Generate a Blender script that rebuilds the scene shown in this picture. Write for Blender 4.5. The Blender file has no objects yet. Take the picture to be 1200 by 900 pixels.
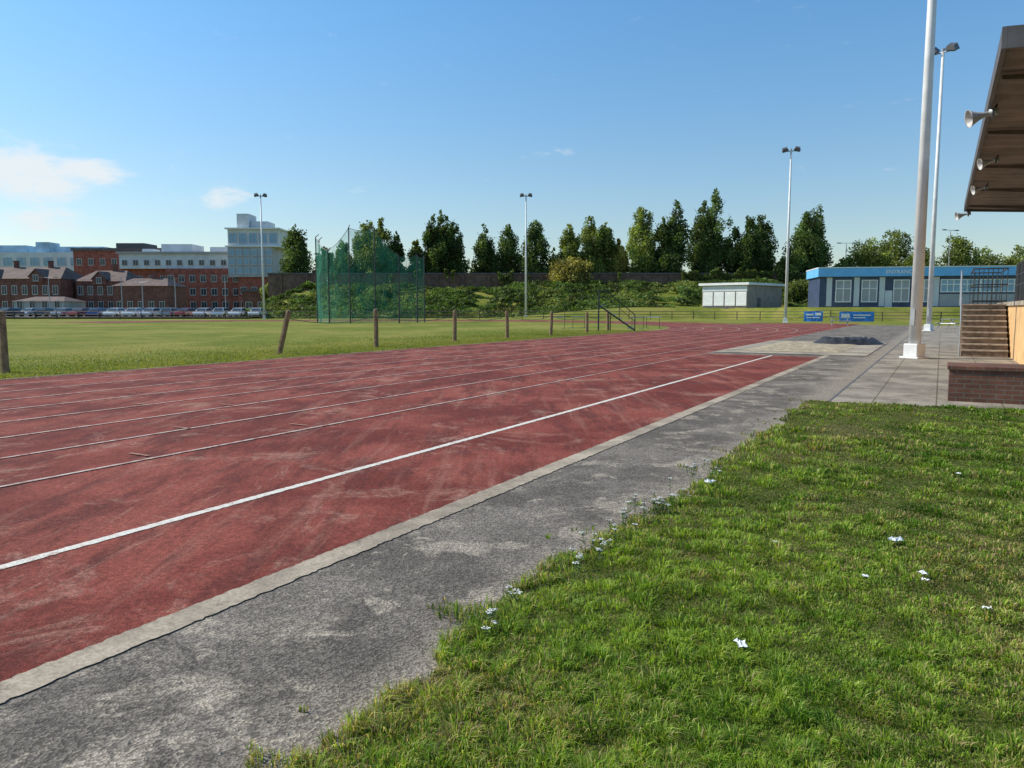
import bpy, math, random
import numpy as np
from mathutils import Vector, kdtree
random.seed(7); rng=np.random.default_rng(11)
scn=bpy.context.scene
scn.view_settings.view_transform='Standard'
scn.view_settings.look='None'; scn.view_settings.exposure=0
COL=scn.collection
ANG=math.radians(29.1); DX,DY=math.sin(ANG),math.cos(ANG)
def P(s,p,z=0.0): return (s*DX-p*DY, s*DY+p*DX, z)

# ---------------------------------------------------------------- materials
def newmat(name):
    m=bpy.data.materials.new(name); m.use_nodes=True
    nt=m.node_tree; b=nt.nodes['Principled BSDF']
    return m,nt,b
def N(nt,t,**kw):
    n=nt.nodes.new(t)
    for k,v in kw.items(): setattr(n,k,v)
    return n
def L(nt,a,b): nt.links.new(a,b)
def mixc(nt,fac,a,b,blend='MIX'):
    n=nt.nodes.new('ShaderNodeMix'); n.data_type='RGBA'; n.blend_type=blend
    for idx,v in ((0,fac),(6,a),(7,b)):
        if hasattr(v,'links'): nt.links.new(v,n.inputs[idx])
        elif idx==0: n.inputs[0].default_value=v
        else: n.inputs[idx].default_value=(v[0],v[1],v[2],1)
    return n.outputs[2]
def ramp(nt,src,a,b,lo=0,hi=1):
    n=nt.nodes.new('ShaderNodeMapRange'); n.interpolation_type='SMOOTHSTEP'
    nt.links.new(src,n.inputs[0]); n.inputs[1].default_value=a; n.inputs[2].default_value=b
    n.inputs[3].default_value=lo; n.inputs[4].default_value=hi
    return n.outputs[0]
def mthm(nt,op,a,b=None):
    n=N(nt,'ShaderNodeMath',operation=op)
    for i,v in enumerate((a,b)):
        if v is None: continue
        if hasattr(v,'links'): L(nt,v,n.inputs[i])
        else: n.inputs[i].default_value=v
    return n.outputs[0]
def noise(nt,scale,detail=4,rough=.6,vec=None,dist=0):
    n=N(nt,'ShaderNodeTexNoise'); n.inputs['Scale'].default_value=scale
    n.inputs['Detail'].default_value=detail; n.inputs['Roughness'].default_value=rough
    n.inputs['Distortion'].default_value=dist
    if vec is not None: L(nt,vec,n.inputs['Vector'])
    return n.outputs['Fac']
def coord(nt,scale=(1,1,1),rot=(0,0,0),loc=(0,0,0)):
    tc=N(nt,'ShaderNodeTexCoord'); mp=N(nt,'ShaderNodeMapping')
    mp.inputs['Scale'].default_value=scale; mp.inputs['Rotation'].default_value=rot; mp.inputs['Location'].default_value=loc
    L(nt,tc.outputs['Object'],mp.inputs['Vector']); return mp.outputs[0]
def bump(nt,b,h,strength,dist=.01):
    n=N(nt,'ShaderNodeBump'); n.inputs['Strength'].default_value=strength; n.inputs['Distance'].default_value=dist
    L(nt,h,n.inputs['Height']); L(nt,n.outputs[0],b.inputs['Normal'])
def simple(name,c,rough=.6,var=.25,scale=3,metal=0,bmp=0):
    m,nt,b=newmat(name); v=coord(nt)
    f=noise(nt,scale,5,.65,v)
    c1=tuple(x*(1-var) for x in c); c2=tuple(min(1,x*(1+var)) for x in c)
    L(nt,mixc(nt,ramp(nt,f,.3,.7),c1,c2),b.inputs['Base Color'])
    b.inputs['Roughness'].default_value=rough; b.inputs['Metallic'].default_value=metal
    if bmp: bump(nt,b,f,bmp)
    return m
def track_mat():
    m,nt,b=newmat('tartan_track'); v=coord(nt); vs=coord(nt,(1,.22,1),(0,0,ANG)); v2=coord(nt,loc=(31,17,3)); v3=coord(nt,(1,.06,1),(0,0,ANG))
    big=noise(nt,.5,6,.65,v); med=noise(nt,2.6,7,.75,vs); fine=noise(nt,130,3,.85,v); mid=noise(nt,28,4,.8,v)
    c=mixc(nt,ramp(nt,big,.40,.60),(.175,.034,.025),(.305,.078,.056))
    c=mixc(nt,ramp(nt,med,.46,.62,0,.8),c,(.125,.030,.024))
    c=mixc(nt,ramp(nt,noise(nt,3.2,5,.7,v3),.52,.68,0,.35),c,(.40,.20,.15))
    c=mixc(nt,ramp(nt,noise(nt,1.0,8,.8,v2,.6),.52,.66,0,.62),c,(.44,.25,.19))
    c=mixc(nt,ramp(nt,noise(nt,3.5,8,.8,vs,1.2),.57,.69,0,.6),c,(.44,.25,.19))
    c=mixc(nt,ramp(nt,noise(nt,1.9,8,.82,v,1),.58,.68,0,.8),c,(.095,.035,.029))
    c=mixc(nt,ramp(nt,noise(nt,9,6,.8,v2),.60,.70,0,.6),c,(.09,.03,.026))
    c=mixc(nt,ramp(nt,mid,.35,.65),mixc(nt,1,c,(.70,.68,.68),'MULTIPLY'),mixc(nt,1,c,(1.24,1.24,1.22),'MULTIPLY'))
    c=mixc(nt,ramp(nt,fine,.32,.72),mixc(nt,1,c,(.40,.38,.38),'MULTIPLY'),mixc(nt,1,c,(1.52,1.52,1.48),'MULTIPLY'))
    L(nt,c,b.inputs['Base Color']); b.inputs['Roughness'].default_value=.95; b.inputs['Specular IOR Level'].default_value=.2
    bump(nt,b,fine,.5,.006); return m
def asphalt_mat(name,base,dusty,stain,verge=True):
    m,nt,b=newmat(name); v=coord(nt); v2=coord(nt,loc=(13,41,0)); v4=coord(nt,loc=(5,77,0)); vr=coord(nt,(1,1,1),(0,0,ANG)); vs=coord(nt,(1,.35,1),(0,0,ANG))
    big=noise(nt,.7,6,.65,v)
    vo=N(nt,'ShaderNodeTexVoronoi'); vo.inputs['Scale'].default_value=95; L(nt,v,vo.inputs['Vector'])
    fine=noise(nt,150,3,.85,v)
    c=mixc(nt,ramp(nt,big,.40,.60),tuple(x*.70 for x in base),tuple(x*1.2 for x in base))
    c=mixc(nt,ramp(nt,noise(nt,1.1,7,.72,v,.8),.52,.64,0,.85),c,stain)
    c=mixc(nt,ramp(nt,noise(nt,1.5,8,.72,v2,.5),.51,.64,0,.8),c,dusty)
    c=mixc(nt,ramp(nt,noise(nt,3.0,7,.72,v4,.7),.57,.66,0,.75),c,dusty)
    c=mixc(nt,ramp(nt,noise(nt,3.4,7,.75,vs,.9),.60,.70,0,.6),c,stain)
    if verge:
        sx=N(nt,'ShaderNodeSeparateXYZ'); L(nt,vr,sx.inputs[0])
        e=ramp(nt,mthm(nt,'ADD',sx.outputs[0],mthm(nt,'MULTIPLY',noise(nt,2.2,7,.75,v,.4),.9)),-1.75,-1.3,0,.7)
        c=mixc(nt,e,c,tuple(x*.85 for x in dusty))
    bw=N(nt,'ShaderNodeRGBToBW'); L(nt,vo.outputs['Color'],bw.inputs[0])
    c=mixc(nt,ramp(nt,bw.outputs[0],.2,.85),mixc(nt,1,c,(.58,.58,.58),'MULTIPLY'),mixc(nt,1,c,(1.42,1.41,1.38),'MULTIPLY'))
    c=mixc(nt,ramp(nt,fine,.35,.7),mixc(nt,1,c,(.62,.62,.62),'MULTIPLY'),mixc(nt,1,c,(1.15,1.15,1.12),'MULTIPLY'))
    L(nt,c,b.inputs['Base Color']); b.inputs['Roughness'].default_value=.95; b.inputs['Specular IOR Level'].default_value=.2
    bump(nt,b,vo.outputs['Distance'],.55,.007); return m
def paint_mat(name,c,under,lo=.52,hi=.7):
    m,nt,b=newmat(name); v=coord(nt)
    f=ramp(nt,noise(nt,7,9,.85,v,.5),lo,hi); g=ramp(nt,noise(nt,70,4,.75,v),.35,.6)
    c2=mixc(nt,g,tuple(x*.62 for x in c),c)
    L(nt,mixc(nt,f,c2,under),b.inputs['Base Color']); b.inputs['Roughness'].default_value=.85
    return m
def concrete_mat(name,c,joint=0):
    m,nt,b=newmat(name); v=coord(nt,(1,1,1),(0,0,ANG))
    big=noise(nt,.9,7,.7,v,.3); fine=noise(nt,60,4,.75,v)
    col=mixc(nt,ramp(nt,big,.38,.62),tuple(x*.62 for x in c),tuple(x*1.12 for x in c))
    col=mixc(nt,ramp(nt,noise(nt,6,8,.82,v),.52,.64,0,.7),col,tuple(x*.45 for x in c))
    col=mixc(nt,ramp(nt,fine,.3,.7),mixc(nt,1,col,(.60,.60,.58),'MULTIPLY'),col)
    if joint:
        br=N(nt,'ShaderNodeTexBrick'); L(nt,v,br.inputs['Vector']); br.offset=0
        br.inputs['Scale'].default_value=1; br.inputs['Brick Width'].default_value=joint; br.inputs['Row Height'].default_value=.9
        br.inputs['Mortar Size'].default_value=.012; br.inputs['Color1'].default_value=(1,1,1,1); br.inputs['Color2'].default_value=(.90,.90,.90,1)
        br.inputs['Mortar'].default_value=(.45,.45,.35,1)
        col=mixc(nt,1,col,br.outputs[0],'MULTIPLY')
    L(nt,col,b.inputs['Base Color']); b.inputs['Roughness'].default_value=.9; b.inputs['Specular IOR Level'].default_value=.25
    bump(nt,b,fine,.3,.005); return m
def brick_mat(name,c1,c2,mortar,scale=1.0,bw=.22,rh=.075):
    m,nt,b=newmat(name); tc=N(nt,'ShaderNodeTexCoord'); sx=N(nt,'ShaderNodeSeparateXYZ'); L(nt,tc.outputs['Object'],sx.inputs[0])
    ad=N(nt,'ShaderNodeMath',operation='ADD'); L(nt,sx.outputs[0],ad.inputs[0]); L(nt,sx.outputs[1],ad.inputs[1])
    cx=N(nt,'ShaderNodeCombineXYZ'); L(nt,ad.outputs[0],cx.inputs[0]); L(nt,sx.outputs[2],cx.inputs[1])
    br=N(nt,'ShaderNodeTexBrick'); L(nt,cx.outputs[0],br.inputs['Vector'])
    br.inputs['Scale'].default_value=scale; br.inputs['Brick Width'].default_value=bw; br.inputs['Row Height'].default_value=rh
    br.inputs['Mortar Size'].default_value=.008; br.inputs['Color1'].default_value=(*c1,1); br.inputs['Color2'].default_value=(*c2,1); br.inputs['Mortar'].default_value=(*mortar,1)
    f=noise(nt,1.2,6,.7,tc.outputs['Object'])
    c=mixc(nt,ramp(nt,f,.35,.65),mixc(nt,1,br.outputs[0],(.55,.55,.55),'MULTIPLY'),br.outputs[0])
    L(nt,c,b.inputs['Base Color']); b.inputs['Roughness'].default_value=.9
    return m
def ground_grass_mat(name,a,bcol,dry):
    m,nt,b=newmat(name); v=coord(nt); vs=coord(nt,(1,.3,1),(0,0,ANG))
    big=noise(nt,.12,6,.65,v,.5); med=noise(nt,.9,8,.8,v); fine=noise(nt,22,5,.8,v)
    c=mixc(nt,ramp(nt,med,.38,.62),a,bcol); c=mixc(nt,ramp(nt,big,.42,.62),c,dry)
    c=mixc(nt,ramp(nt,noise(nt,.35,6,.7,vs),.5,.68,0,.6),c,tuple(x*1.15 for x in dry))
    c=mixc(nt,ramp(nt,fine,.32,.68),mixc(nt,1,c,(.5,.55,.5),'MULTIPLY'),mixc(nt,1,c,(1.25,1.2,1.1),'MULTIPLY'))
    L(nt,c,b.inputs['Base Color']); b.inputs['Roughness'].default_value=1
    b.inputs['Specular IOR Level'].default_value=.1
    bump(nt,b,fine,.6,.05); return m
def leaf_mat(name,trans=.3):
    m,nt,b=newmat(name); at=N(nt,'ShaderNodeVertexColor'); at.layer_name='Col'
    L(nt,at.outputs[0],b.inputs['Base Color']); b.inputs['Roughness'].default_value=.55; b.inputs['Specular IOR Level'].default_value=.2
    tr=N(nt,'ShaderNodeBsdfTranslucent'); L(nt,mixc(nt,1,at.outputs[0],(1.4,1.4,.6),'MULTIPLY'),tr.inputs[0])
    mx=N(nt,'ShaderNodeMixShader'); mx.inputs[0].default_value=trans
    L(nt,b.outputs[0],mx.inputs[1]); L(nt,tr.outputs[0],mx.inputs[2]); L(nt,mx.outputs[0],nt.nodes['Material Output'].inputs[0])
    return m
M={}
M['track']=track_mat()
M['asphalt']=asphalt_mat('weathered_asphalt',(.20,.172,.148),(.44,.375,.30),(.115,.098,.085))
M['tarmac']=asphalt_mat('car_park_tarmac',(.12,.12,.12),(.2,.19,.18),(.08,.08,.08),False)
M['concrete']=concrete_mat('concrete',(.47,.40,.31))
M['paving']=concrete_mat('paving_slabs',(.40,.34,.27),.9)
M['edging']=concrete_mat('concrete_edging',(.50,.41,.31))
M['white_line']=paint_mat('white_line_paint',(.76,.70,.61),(.36,.19,.15),.53,.62)
M['thin_line']=paint_mat('worn_lane_paint',(.62,.50,.43),(.27,.10,.075),.45,.60)
M['yellow_mark']=paint_mat('yellow_mark_paint',(.42,.24,.14),(.25,.07,.055),.42,.6)
M['sand']=simple('pit_sand',(.36,.29,.19),.95,.4,5,bmp=.6)
M['field']=ground_grass_mat('field_grass',(.130,.165,.024),(.205,.23,.040),(.285,.265,.068))
M['soil']=ground_grass_mat('verge_soil',(.075,.10,.02),(.13,.14,.04),(.16,.13,.06))
M['leaf']=leaf_mat('foliage_leaf',.35); M['blade']=leaf_mat('grass_blade',.42)
M['bark']=simple('bark',(.10,.075,.05),.9,.4,6,bmp=.5)
M['wood']=simple('weathered_wood',(.26,.16,.09),.85,.45,7,bmp=.4)
M['pole']=simple('painted_white_steel',(.68,.68,.67),.45,.1,2)
M['horn']=simple('grey_horn_paint',(.42,.41,.40),.5,.15,6)
M['galv']=simple('galvanised_steel',(.36,.37,.38),.45,.15,4,metal=.5)
M['dark']=simple('dark_steel',(.035,.037,.04),.5,.2,4)
M['brownsteel']=simple('brown_steel',(.09,.06,.045),.6,.2,4)
M['lamp']=simple('floodlight_housing',(.10,.10,.11),.4,.2,4)
M['glassdark']=simple('window_glass',(.035,.05,.065),.12,.2,1)
M['skyglass']=simple('blue_glass',(.25,.42,.55),.2,.3,.2)
M['white']=simple('white_paint',(.78,.78,.76),.6,.08,2)
M['frame']=simple('window_frame',(.55,.54,.52),.6,.08,2)
M['cream']=simple('ochre_painted_wall',(.66,.40,.18),.8,.18,2)
M['roofunder']=simple('brown_grey_roof_sheet',(.19,.145,.115),.75,.3,.7)
M['fascia']=simple('dark_fascia',(.10,.09,.09),.6,.25,2)
M['beam']=simple('roof_beam_steel',(.12,.095,.08),.7,.2,2)
M['blue']=simple('blue_cladding',(.15,.46,.82),.5,.08,1)
M['navy']=simple('navy_panel',(.05,.07,.13),.5,.25,1)
M['greypanel']=simple('grey_panel',(.36,.37,.38),.6,.15,.3)
M['palepanel']=simple('pale_cladding',(.58,.61,.63),.5,.14,.3)
M['brick']=brick_mat('dark_brown_brick',(.14,.058,.036),(.21,.085,.05),(.17,.14,.11))
M['redbrick']=brick_mat('red_brick',(.34,.080,.055),(.40,.105,.07),(.38,.18,.14),.4)
M['oldbrick']=brick_mat('old_brick',(.22,.085,.06),(.27,.105,.072),(.24,.12,.1),.4)
M['viaduct']=brick_mat('sooty_brick',(.18,.105,.07),(.25,.145,.095),(.16,.11,.085),.4)
M['slate']=simple('slate_roof',(.12,.10,.10),.7,.25,1)
M['tileroof']=simple('brown_tile_roof',(.14,.09,.075),.8,.3,.6)
M['tarp']=simple('dark_tarpaulin',(.035,.035,.04),.6,.3,3)
M['banner']=simple('blue_banner',(.03,.20,.60),.5,.35,3)
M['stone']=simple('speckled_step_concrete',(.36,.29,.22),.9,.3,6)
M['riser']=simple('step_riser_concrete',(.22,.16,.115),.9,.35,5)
M['rubber']=simple('tyre_rubber',(.02,.02,.02),.8,.1,4)
M['paper']=simple('crumpled_paper',(.75,.75,.74),.7,.08,20)
M['petal']=simple('white_petals',(.74,.74,.68),.7,.08,20)
M['stem']=simple('green_stem',(.10,.15,.04),.7,.2,20)
M['rope']=simple('grey_rope',(.22,.2,.17),.9,.2,20)
M['kiosk']=simple('kiosk_grey',(.33,.27,.22),.8,.15,1)
m,nt,b=newmat('car_paint'); oi=N(nt,'ShaderNodeObjectInfo'); L(nt,oi.outputs['Color'],b.inputs['Base Color']); b.inputs['Roughness'].default_value=.25; b.inputs['Coat Weight'].default_value=.6; M['car']=m
m,nt,b=newmat('green_netting'); b.inputs['Base Color'].default_value=(.025,.26,.17,1); b.inputs['Roughness'].default_value=.8
tp=N(nt,'ShaderNodeBsdfTransparent'); mx=N(nt,'ShaderNodeMixShader')
v=coord(nt,(1,1,.35)); fz=noise(nt,.9,6,.75,v,1)
L(nt,ramp(nt,fz,.35,.65,.14,.42),mx.inputs[0]); L(nt,tp.outputs[0],mx.inputs[1]); L(nt,b.outputs[0],mx.inputs[2]); L(nt,mx.outputs[0],nt.nodes['Material Output'].inputs[0]); M['net']=m

# ---------------------------------------------------------------- mesh helpers
class G:
    def __init__(s): s.v=[]; s.f=[]; s.mi=[]
    def add(s,V,F,mi=0):
        o=len(s.v); s.v+= [tuple(x) for x in V]; s.f+=[tuple(i+o for i in f) for f in F]; s.mi+=[mi]*len(F); return s
    def box(s,x0,x1,y0,y1,z0,z1,mi=0):
        V=[(x0,y0,z0),(x1,y0,z0),(x1,y1,z0),(x0,y1,z0),(x0,y0,z1),(x1,y0,z1),(x1,y1,z1),(x0,y1,z1)]
        return s.add(V,[(3,2,1,0),(4,5,6,7),(0,1,5,4),(1,2,6,5),(2,3,7,6),(3,0,4,7)],mi)
    def tube(s,a,b,r0,r1=None,n=8,mi=0):
        r1=r0 if r1 is None else r1
        a=Vector(a); b=Vector(b); d=(b-a).normalized()
        u=d.cross(Vector((0,0,1)));  u=u.normalized() if u.length>1e-3 else Vector((1,0,0)); w=d.cross(u)
        V=[];F=[]
        for c,r in ((a,r0),(b,r1)):
            for k in range(n):
                t=2*math.pi*k/n; V.append(c+u*(math.cos(t)*r)+w*(math.sin(t)*r))
        for k in range(n):
            F.append((k,(k+1)%n,n+(k+1)%n,n+k))
        F.append(tuple(range(n))[::-1]); F.append(tuple(range(n,2*n)))
        return s.add(V,F,mi)
    def prism(s,poly,y0,y1,mi=0):
        n=len(poly); V=[(x,y0,z) for x,z in poly]+[(x,y1,z) for x,z in poly]
        F=[tuple(range(n)),tuple(range(n,2*n))[::-1]]+[(k,n+k,n+(k+1)%n,(k+1)%n) for k in range(n)]
        return s.add(V,F,mi)
def mk(name,g,mats,parent=None,loc=(0,0,0),rot=(0,0,0),smooth=False,bev=0,**props):
    me=bpy.data.meshes.new(name); me.from_pydata([tuple(v) for v in g.v],[],g.f)
    if not isinstance(mats,(list,tuple)): mats=[mats]
    for m in mats: me.materials.append(m)
    if len(mats)>1: me.polygons.foreach_set('material_index',g.mi)
    if smooth: me.polygons.foreach_set('use_smooth',[True]*len(me.polygons))
    me.update()
    o=bpy.data.objects.new(name,me); COL.objects.link(o); o.location=loc; o.rotation_euler=rot
    if parent: o.parent=parent
    if bev:
        bm=o.modifiers.new('bevel','BEVEL'); bm.width=bev; bm.segments=2
    for k,v in props.items(): o[k]=v
    return o
def thing(name,label,category,loc=(0,0,0),rotz=0,group=None):
    e=bpy.data.objects.new(name,None); COL.objects.link(e); e.location=loc; e.rotation_euler=(0,0,rotz); e.empty_display_size=.2
    e['label']=label; e['category']=category
    if group: e['group']=group
    return e
def cpart(src,parent,loc=None,rot=None):
    o=src.copy(); COL.objects.link(o); o.parent=parent
    if loc is not None: o.location=loc
    if rot is not None: o.rotation_euler=rot
    return o
def cthing(src,loc,rotz=None,label=None,color=None,scale=None):
    e=src.copy(); COL.objects.link(e); e.location=loc
    if rotz is not None: e.rotation_euler=(0,0,rotz)
    if scale is not None: e.scale=scale
    if label: e['label']=label
    def rec(a,b):
        for c in list(a.children):
            k=c.copy(); COL.objects.link(k); k.parent=b
            if color: k.color=color
            rec(c,k)
    if color: e.color=color
    rec(src,e); return e
def fast(name,V,nper,cols,mat,faces=None,**props):
    me=bpy.data.meshes.new(name); me.vertices.add(len(V)); me.vertices.foreach_set('co',np.asarray(V,np.float32).ravel())
    loops=np.concatenate([f.ravel() for f in faces]); starts=[];o=0
    for f in faces:
        starts.append(o+np.arange(len(f))*f.shape[1]); o+=f.size
    starts=np.concatenate(starts)
    me.loops.add(len(loops)); me.loops.foreach_set('vertex_index',loops.astype(np.int32))
    me.polygons.add(len(starts)); me.polygons.foreach_set('loop_start',starts.astype(np.int32))
    me.update(calc_edges=True); me.validate()
    ca=me.color_attributes.new('Col','FLOAT_COLOR','POINT')
    c4=np.ones((len(V),4),np.float32); c4[:,:3]=cols; ca.data.foreach_set('color',c4.ravel())
    me.materials.append(mat)
    ob=bpy.data.objects.new(name,me); COL.objects.link(ob)
    for k,v in props.items(): ob[k]=v
    return ob
def nz(x,y,seed=0,sc=1.0):
    r=np.random.default_rng(seed); t=0; a=0
    for k in range(6):
        f=sc*(1.7**k)*.6; th=r.uniform(0,6.28); th2=r.uniform(0,6.28); ph=r.uniform(0,6.28,2); w=1/(1.35**k)
        t=t+w*np.sin(f*(x*np.cos(th)+y*np.sin(th))+ph[0]+1.3*np.sin(f*.7*(x*np.cos(th2)+y*np.sin(th2))+ph[1])); a+=w
    return t/a

# ---------------------------------------------------------------- ground structure
def sheet(name,pts,mat,z,subd=1):
    g=G(); g.add([(x,y,z) for x,y in pts],[tuple(range(len(pts)))]); return mk(name,g,mat,kind='structure')
def sp_strip(name,s0,s1,p0,p1,mat,z,n=1):
    g=G()
    for k in range(n):
        a=s0+(s1-s0)*k/n; b=s0+(s1-s0)*(k+1)/n
        g.add([P(a,p1,z),P(a,p0,z),P(b,p0,z),P(b,p1,z)],[(0,1,2,3)])
    return mk(name,g,mat,kind='structure')
def ragged(name,s0,s1,p0,p1,mat,z,amp,step=.03,send=16):
    g=G(); r=random.Random(name); V=[];s=s0
    ss=[-60.,-10.,s0]
    while s<send: s+=step; ss.append(s)
    ss.append(s1)
    for q in ss:
        V.append(P(q,p1+r.uniform(-amp,amp),z)); V.append(P(q,p0+r.uniform(-amp,amp),z))
    g.add(V,[(2*k,2*k+1,2*k+3,2*k+2) for k in range(len(ss)-1)])
    return mk(name,g,mat,kind='structure')
R=2500
sheet('ground',[(-R,-R),(R,-R),(R,R),(-R,R)],M['field'],0)
sp_strip('asphalt_path',-40,13.2,1.30,3.10,M['asphalt'],.003)
sp_strip('asphalt_apron',13.2,78,-14,6.84,M['asphalt'],.004)
sp_strip('paving',13.2,60,-12,1.50,M['paving'],.009)
S_B=50; RI=30.0; PI=17.3; PO=6.84
g=G(); g.add([P(-60,PI,.006),P(-60,3.2,.006),P(25.6,3.2,.006),P(25.6,PO,.006),P(84,PO,.006),P(84,PI,.006)],[(0,1,2,3,4,5)])
mk('running_track',g,M['track'],kind='structure')
def arc(name,r0,r1,z,mat,a0=0,a1=180,n=64):
    g=G(); V=[];F=[]
    for k in range(n+1):
        t=math.radians(a0+(a1-a0)*k/n)
        for r in (r0,r1):
            V.append(P(S_B+r*math.sin(t),PI+RI-r*math.cos(t),z))
    for k in range(n): F.append((2*k,2*k+1,2*k+3,2*k+2))
    g.add(V,F); return mk(name,g,mat,kind='structure')
arc('track_bend',RI,RI+PI-PO,.010,M['track'])
for i in range(9):
    p=PO+i*(PI-PO)/8
    w=.05
    sp_strip('lane_line',-60,84,p-w/2,p+w/2,M['thin_line'] if i!=8 else M['white_line'],.014)
    if i:
        r=RI+PI-p; arc('lane_line_bend',r-w/2,r+w/2,.016,M['thin_line'])
ragged('runway_line',2,25.6,4.655,4.735,M['white_line'],.010,.006)
ragged('concrete_edging_strip',0,27.2,3.055,3.235,M['edging'],.009,.009)
sp_strip('inner_kerb_line',-60,50,17.3,17.38,M['edging'],.016)
for s,p in ((6.3,8.1),(7.2,7.0),(8.2,9.5),(7.6,10.8),(4.9,6.95)):
    sp_strip('lane_mark',s,s+.05,p+.02,p+.32,M['yellow_mark'],.018)
g=G()
for (a,b,c,d) in ((26.6,27.9,2.0,6.9),(36.6,37.4,2.0,6.9),(27.9,36.6,2.0,2.9),(27.9,36.6,6.2,6.9)):
    g.add([P(a,d,.02),P(a,c,.02),P(b,c,.02),P(b,d,.02)],[(0,1,2,3)])
mk('pit_surround',g,M['concrete'],kind='structure')
n=26; V=[];F=[]
for i in range(n+1):
    for j in range(n+1):
        s=27.9+8.7*i/n; p=2.9+3.3*j/n; e=min(i,j,n-i,n-j)/n
        V.append(P(s,p,.024+ (0.05+.05*float(nz(s*2,p*2,5,1.5)))*min(1,e*8)))
for i in range(n):
    for j in range(n): a=i*(n+1)+j; F.append((a,a+1,a+n+2,a+n+1))
g=G(); g.add(V,F); mk('sand_pit',g,M['sand'],smooth=True,kind='structure')
sp_strip('drain_joint',13.2,60,1.50,1.54,M['fascia'],.011)

def sst(x,a,b):
    t=np.clip((x-a)/(b-a),0,1); return t*t*(3-2*t)
def terr(X,Y):
    X=np.asarray(X,float);Y=np.asarray(Y,float)
    y0=113-19*sst(X,30,42)
    z=1.75*sst(X,-6,20)*sst(Y,y0,y0+6)
    bank=sst(X,-50,-38)*(1-sst(X,58,72))*sst(Y,124,143)*(4.9-1.2*sst(X,-6,20))
    return z+bank+ (.15*nz(X,Y,3,.15))*sst(Y,y0+2,y0+10)
n1,n2=120,60; xs=np.linspace(-60,150,n1); ys=np.linspace(90,200,n2)
XX,YY=np.meshgrid(xs,ys,indexing='ij'); ZZ=terr(XX,YY)-.02
V=np.stack([XX,YY,ZZ],-1).reshape(-1,3); g=G(); F=[]
for i in range(n1-1):
    for j in range(n2-1): a=i*n2+j; F.append((a,a+n2,a+n2+1,a+1))
g.add(V,F); mk('grass_terrain',g,M['field'],smooth=True,kind='structure')
sheet('car_park_surface',[(-140,116),(-40,116),(-40,150),(-140,150)],M['tarmac'],.2)
# ---------------------------------------------------------------- verge lawn (near)
def verge_h(x,y): return .03+.028*nz(x,y,21,.9)+.016*nz(x,y,22,3)
def edge_p(s): return 1.78+.12*nz(s,s*.3,31,2.0)+.08*nz(s,s*.2,35,6)
ns,npp=260,70; V=[]
ss=np.linspace(-4,13.3,ns)
for s in ss:
    ep=float(edge_p(s))-.03
    for q in range(npp):
        p=ep-(16)*(1-(q/(npp-1)))**1.6
        x,y,_=P(s,p); e=max(0,min(1,(ep-p)/.3,(13.3-s)/.3))
        V.append((x,y,.0065+float(verge_h(x,y))*e))
F=[]
for i in range(ns-1):
    for j in range(npp-1): a=i*npp+j; F.append((a+1,a,a+npp,a+npp+1))
g=G(); g.add(V,F); mk('grass_verge_ground',g,M['soil'],smooth=True,kind='structure')

def blades(name,x,y,z,h,w,col,lean=.5,ph=None,**props):
    n=len(x); th=rng.uniform(0,2*np.pi,n)
    ph=rng.uniform(0,2*np.pi,n) if ph is None else ph
    wx,wy=np.cos(th)*w/2,np.sin(th)*w/2; ln=rng.uniform(.15,1,n)*lean*h
    lx,ly=np.cos(ph)*ln,np.sin(ph)*ln
    V=np.empty((n,5,3))
    V[:,0]=np.stack([x-wx,y-wy,z-.01],-1); V[:,1]=np.stack([x+wx,y+wy,z-.01],-1)
    V[:,2]=np.stack([x+wx*.8+lx*.35,y+wy*.8+ly*.35,z+h*.6],-1); V[:,3]=np.stack([x-wx*.8+lx*.35,y-wy*.8+ly*.35,z+h*.6],-1)
    V[:,4]=np.stack([x+lx,y+ly,z+h*(1-.35*ln/h)],-1)
    b=np.arange(n)[:,None]*5
    q=b+np.array([[0,1,2,3]]); t=b+np.array([[3,2,4]])
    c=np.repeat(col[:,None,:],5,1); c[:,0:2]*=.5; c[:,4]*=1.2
    return fast(name,V.reshape(-1,3),5,c.reshape(-1,3),M['blade'],[q,t],**props)
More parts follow.
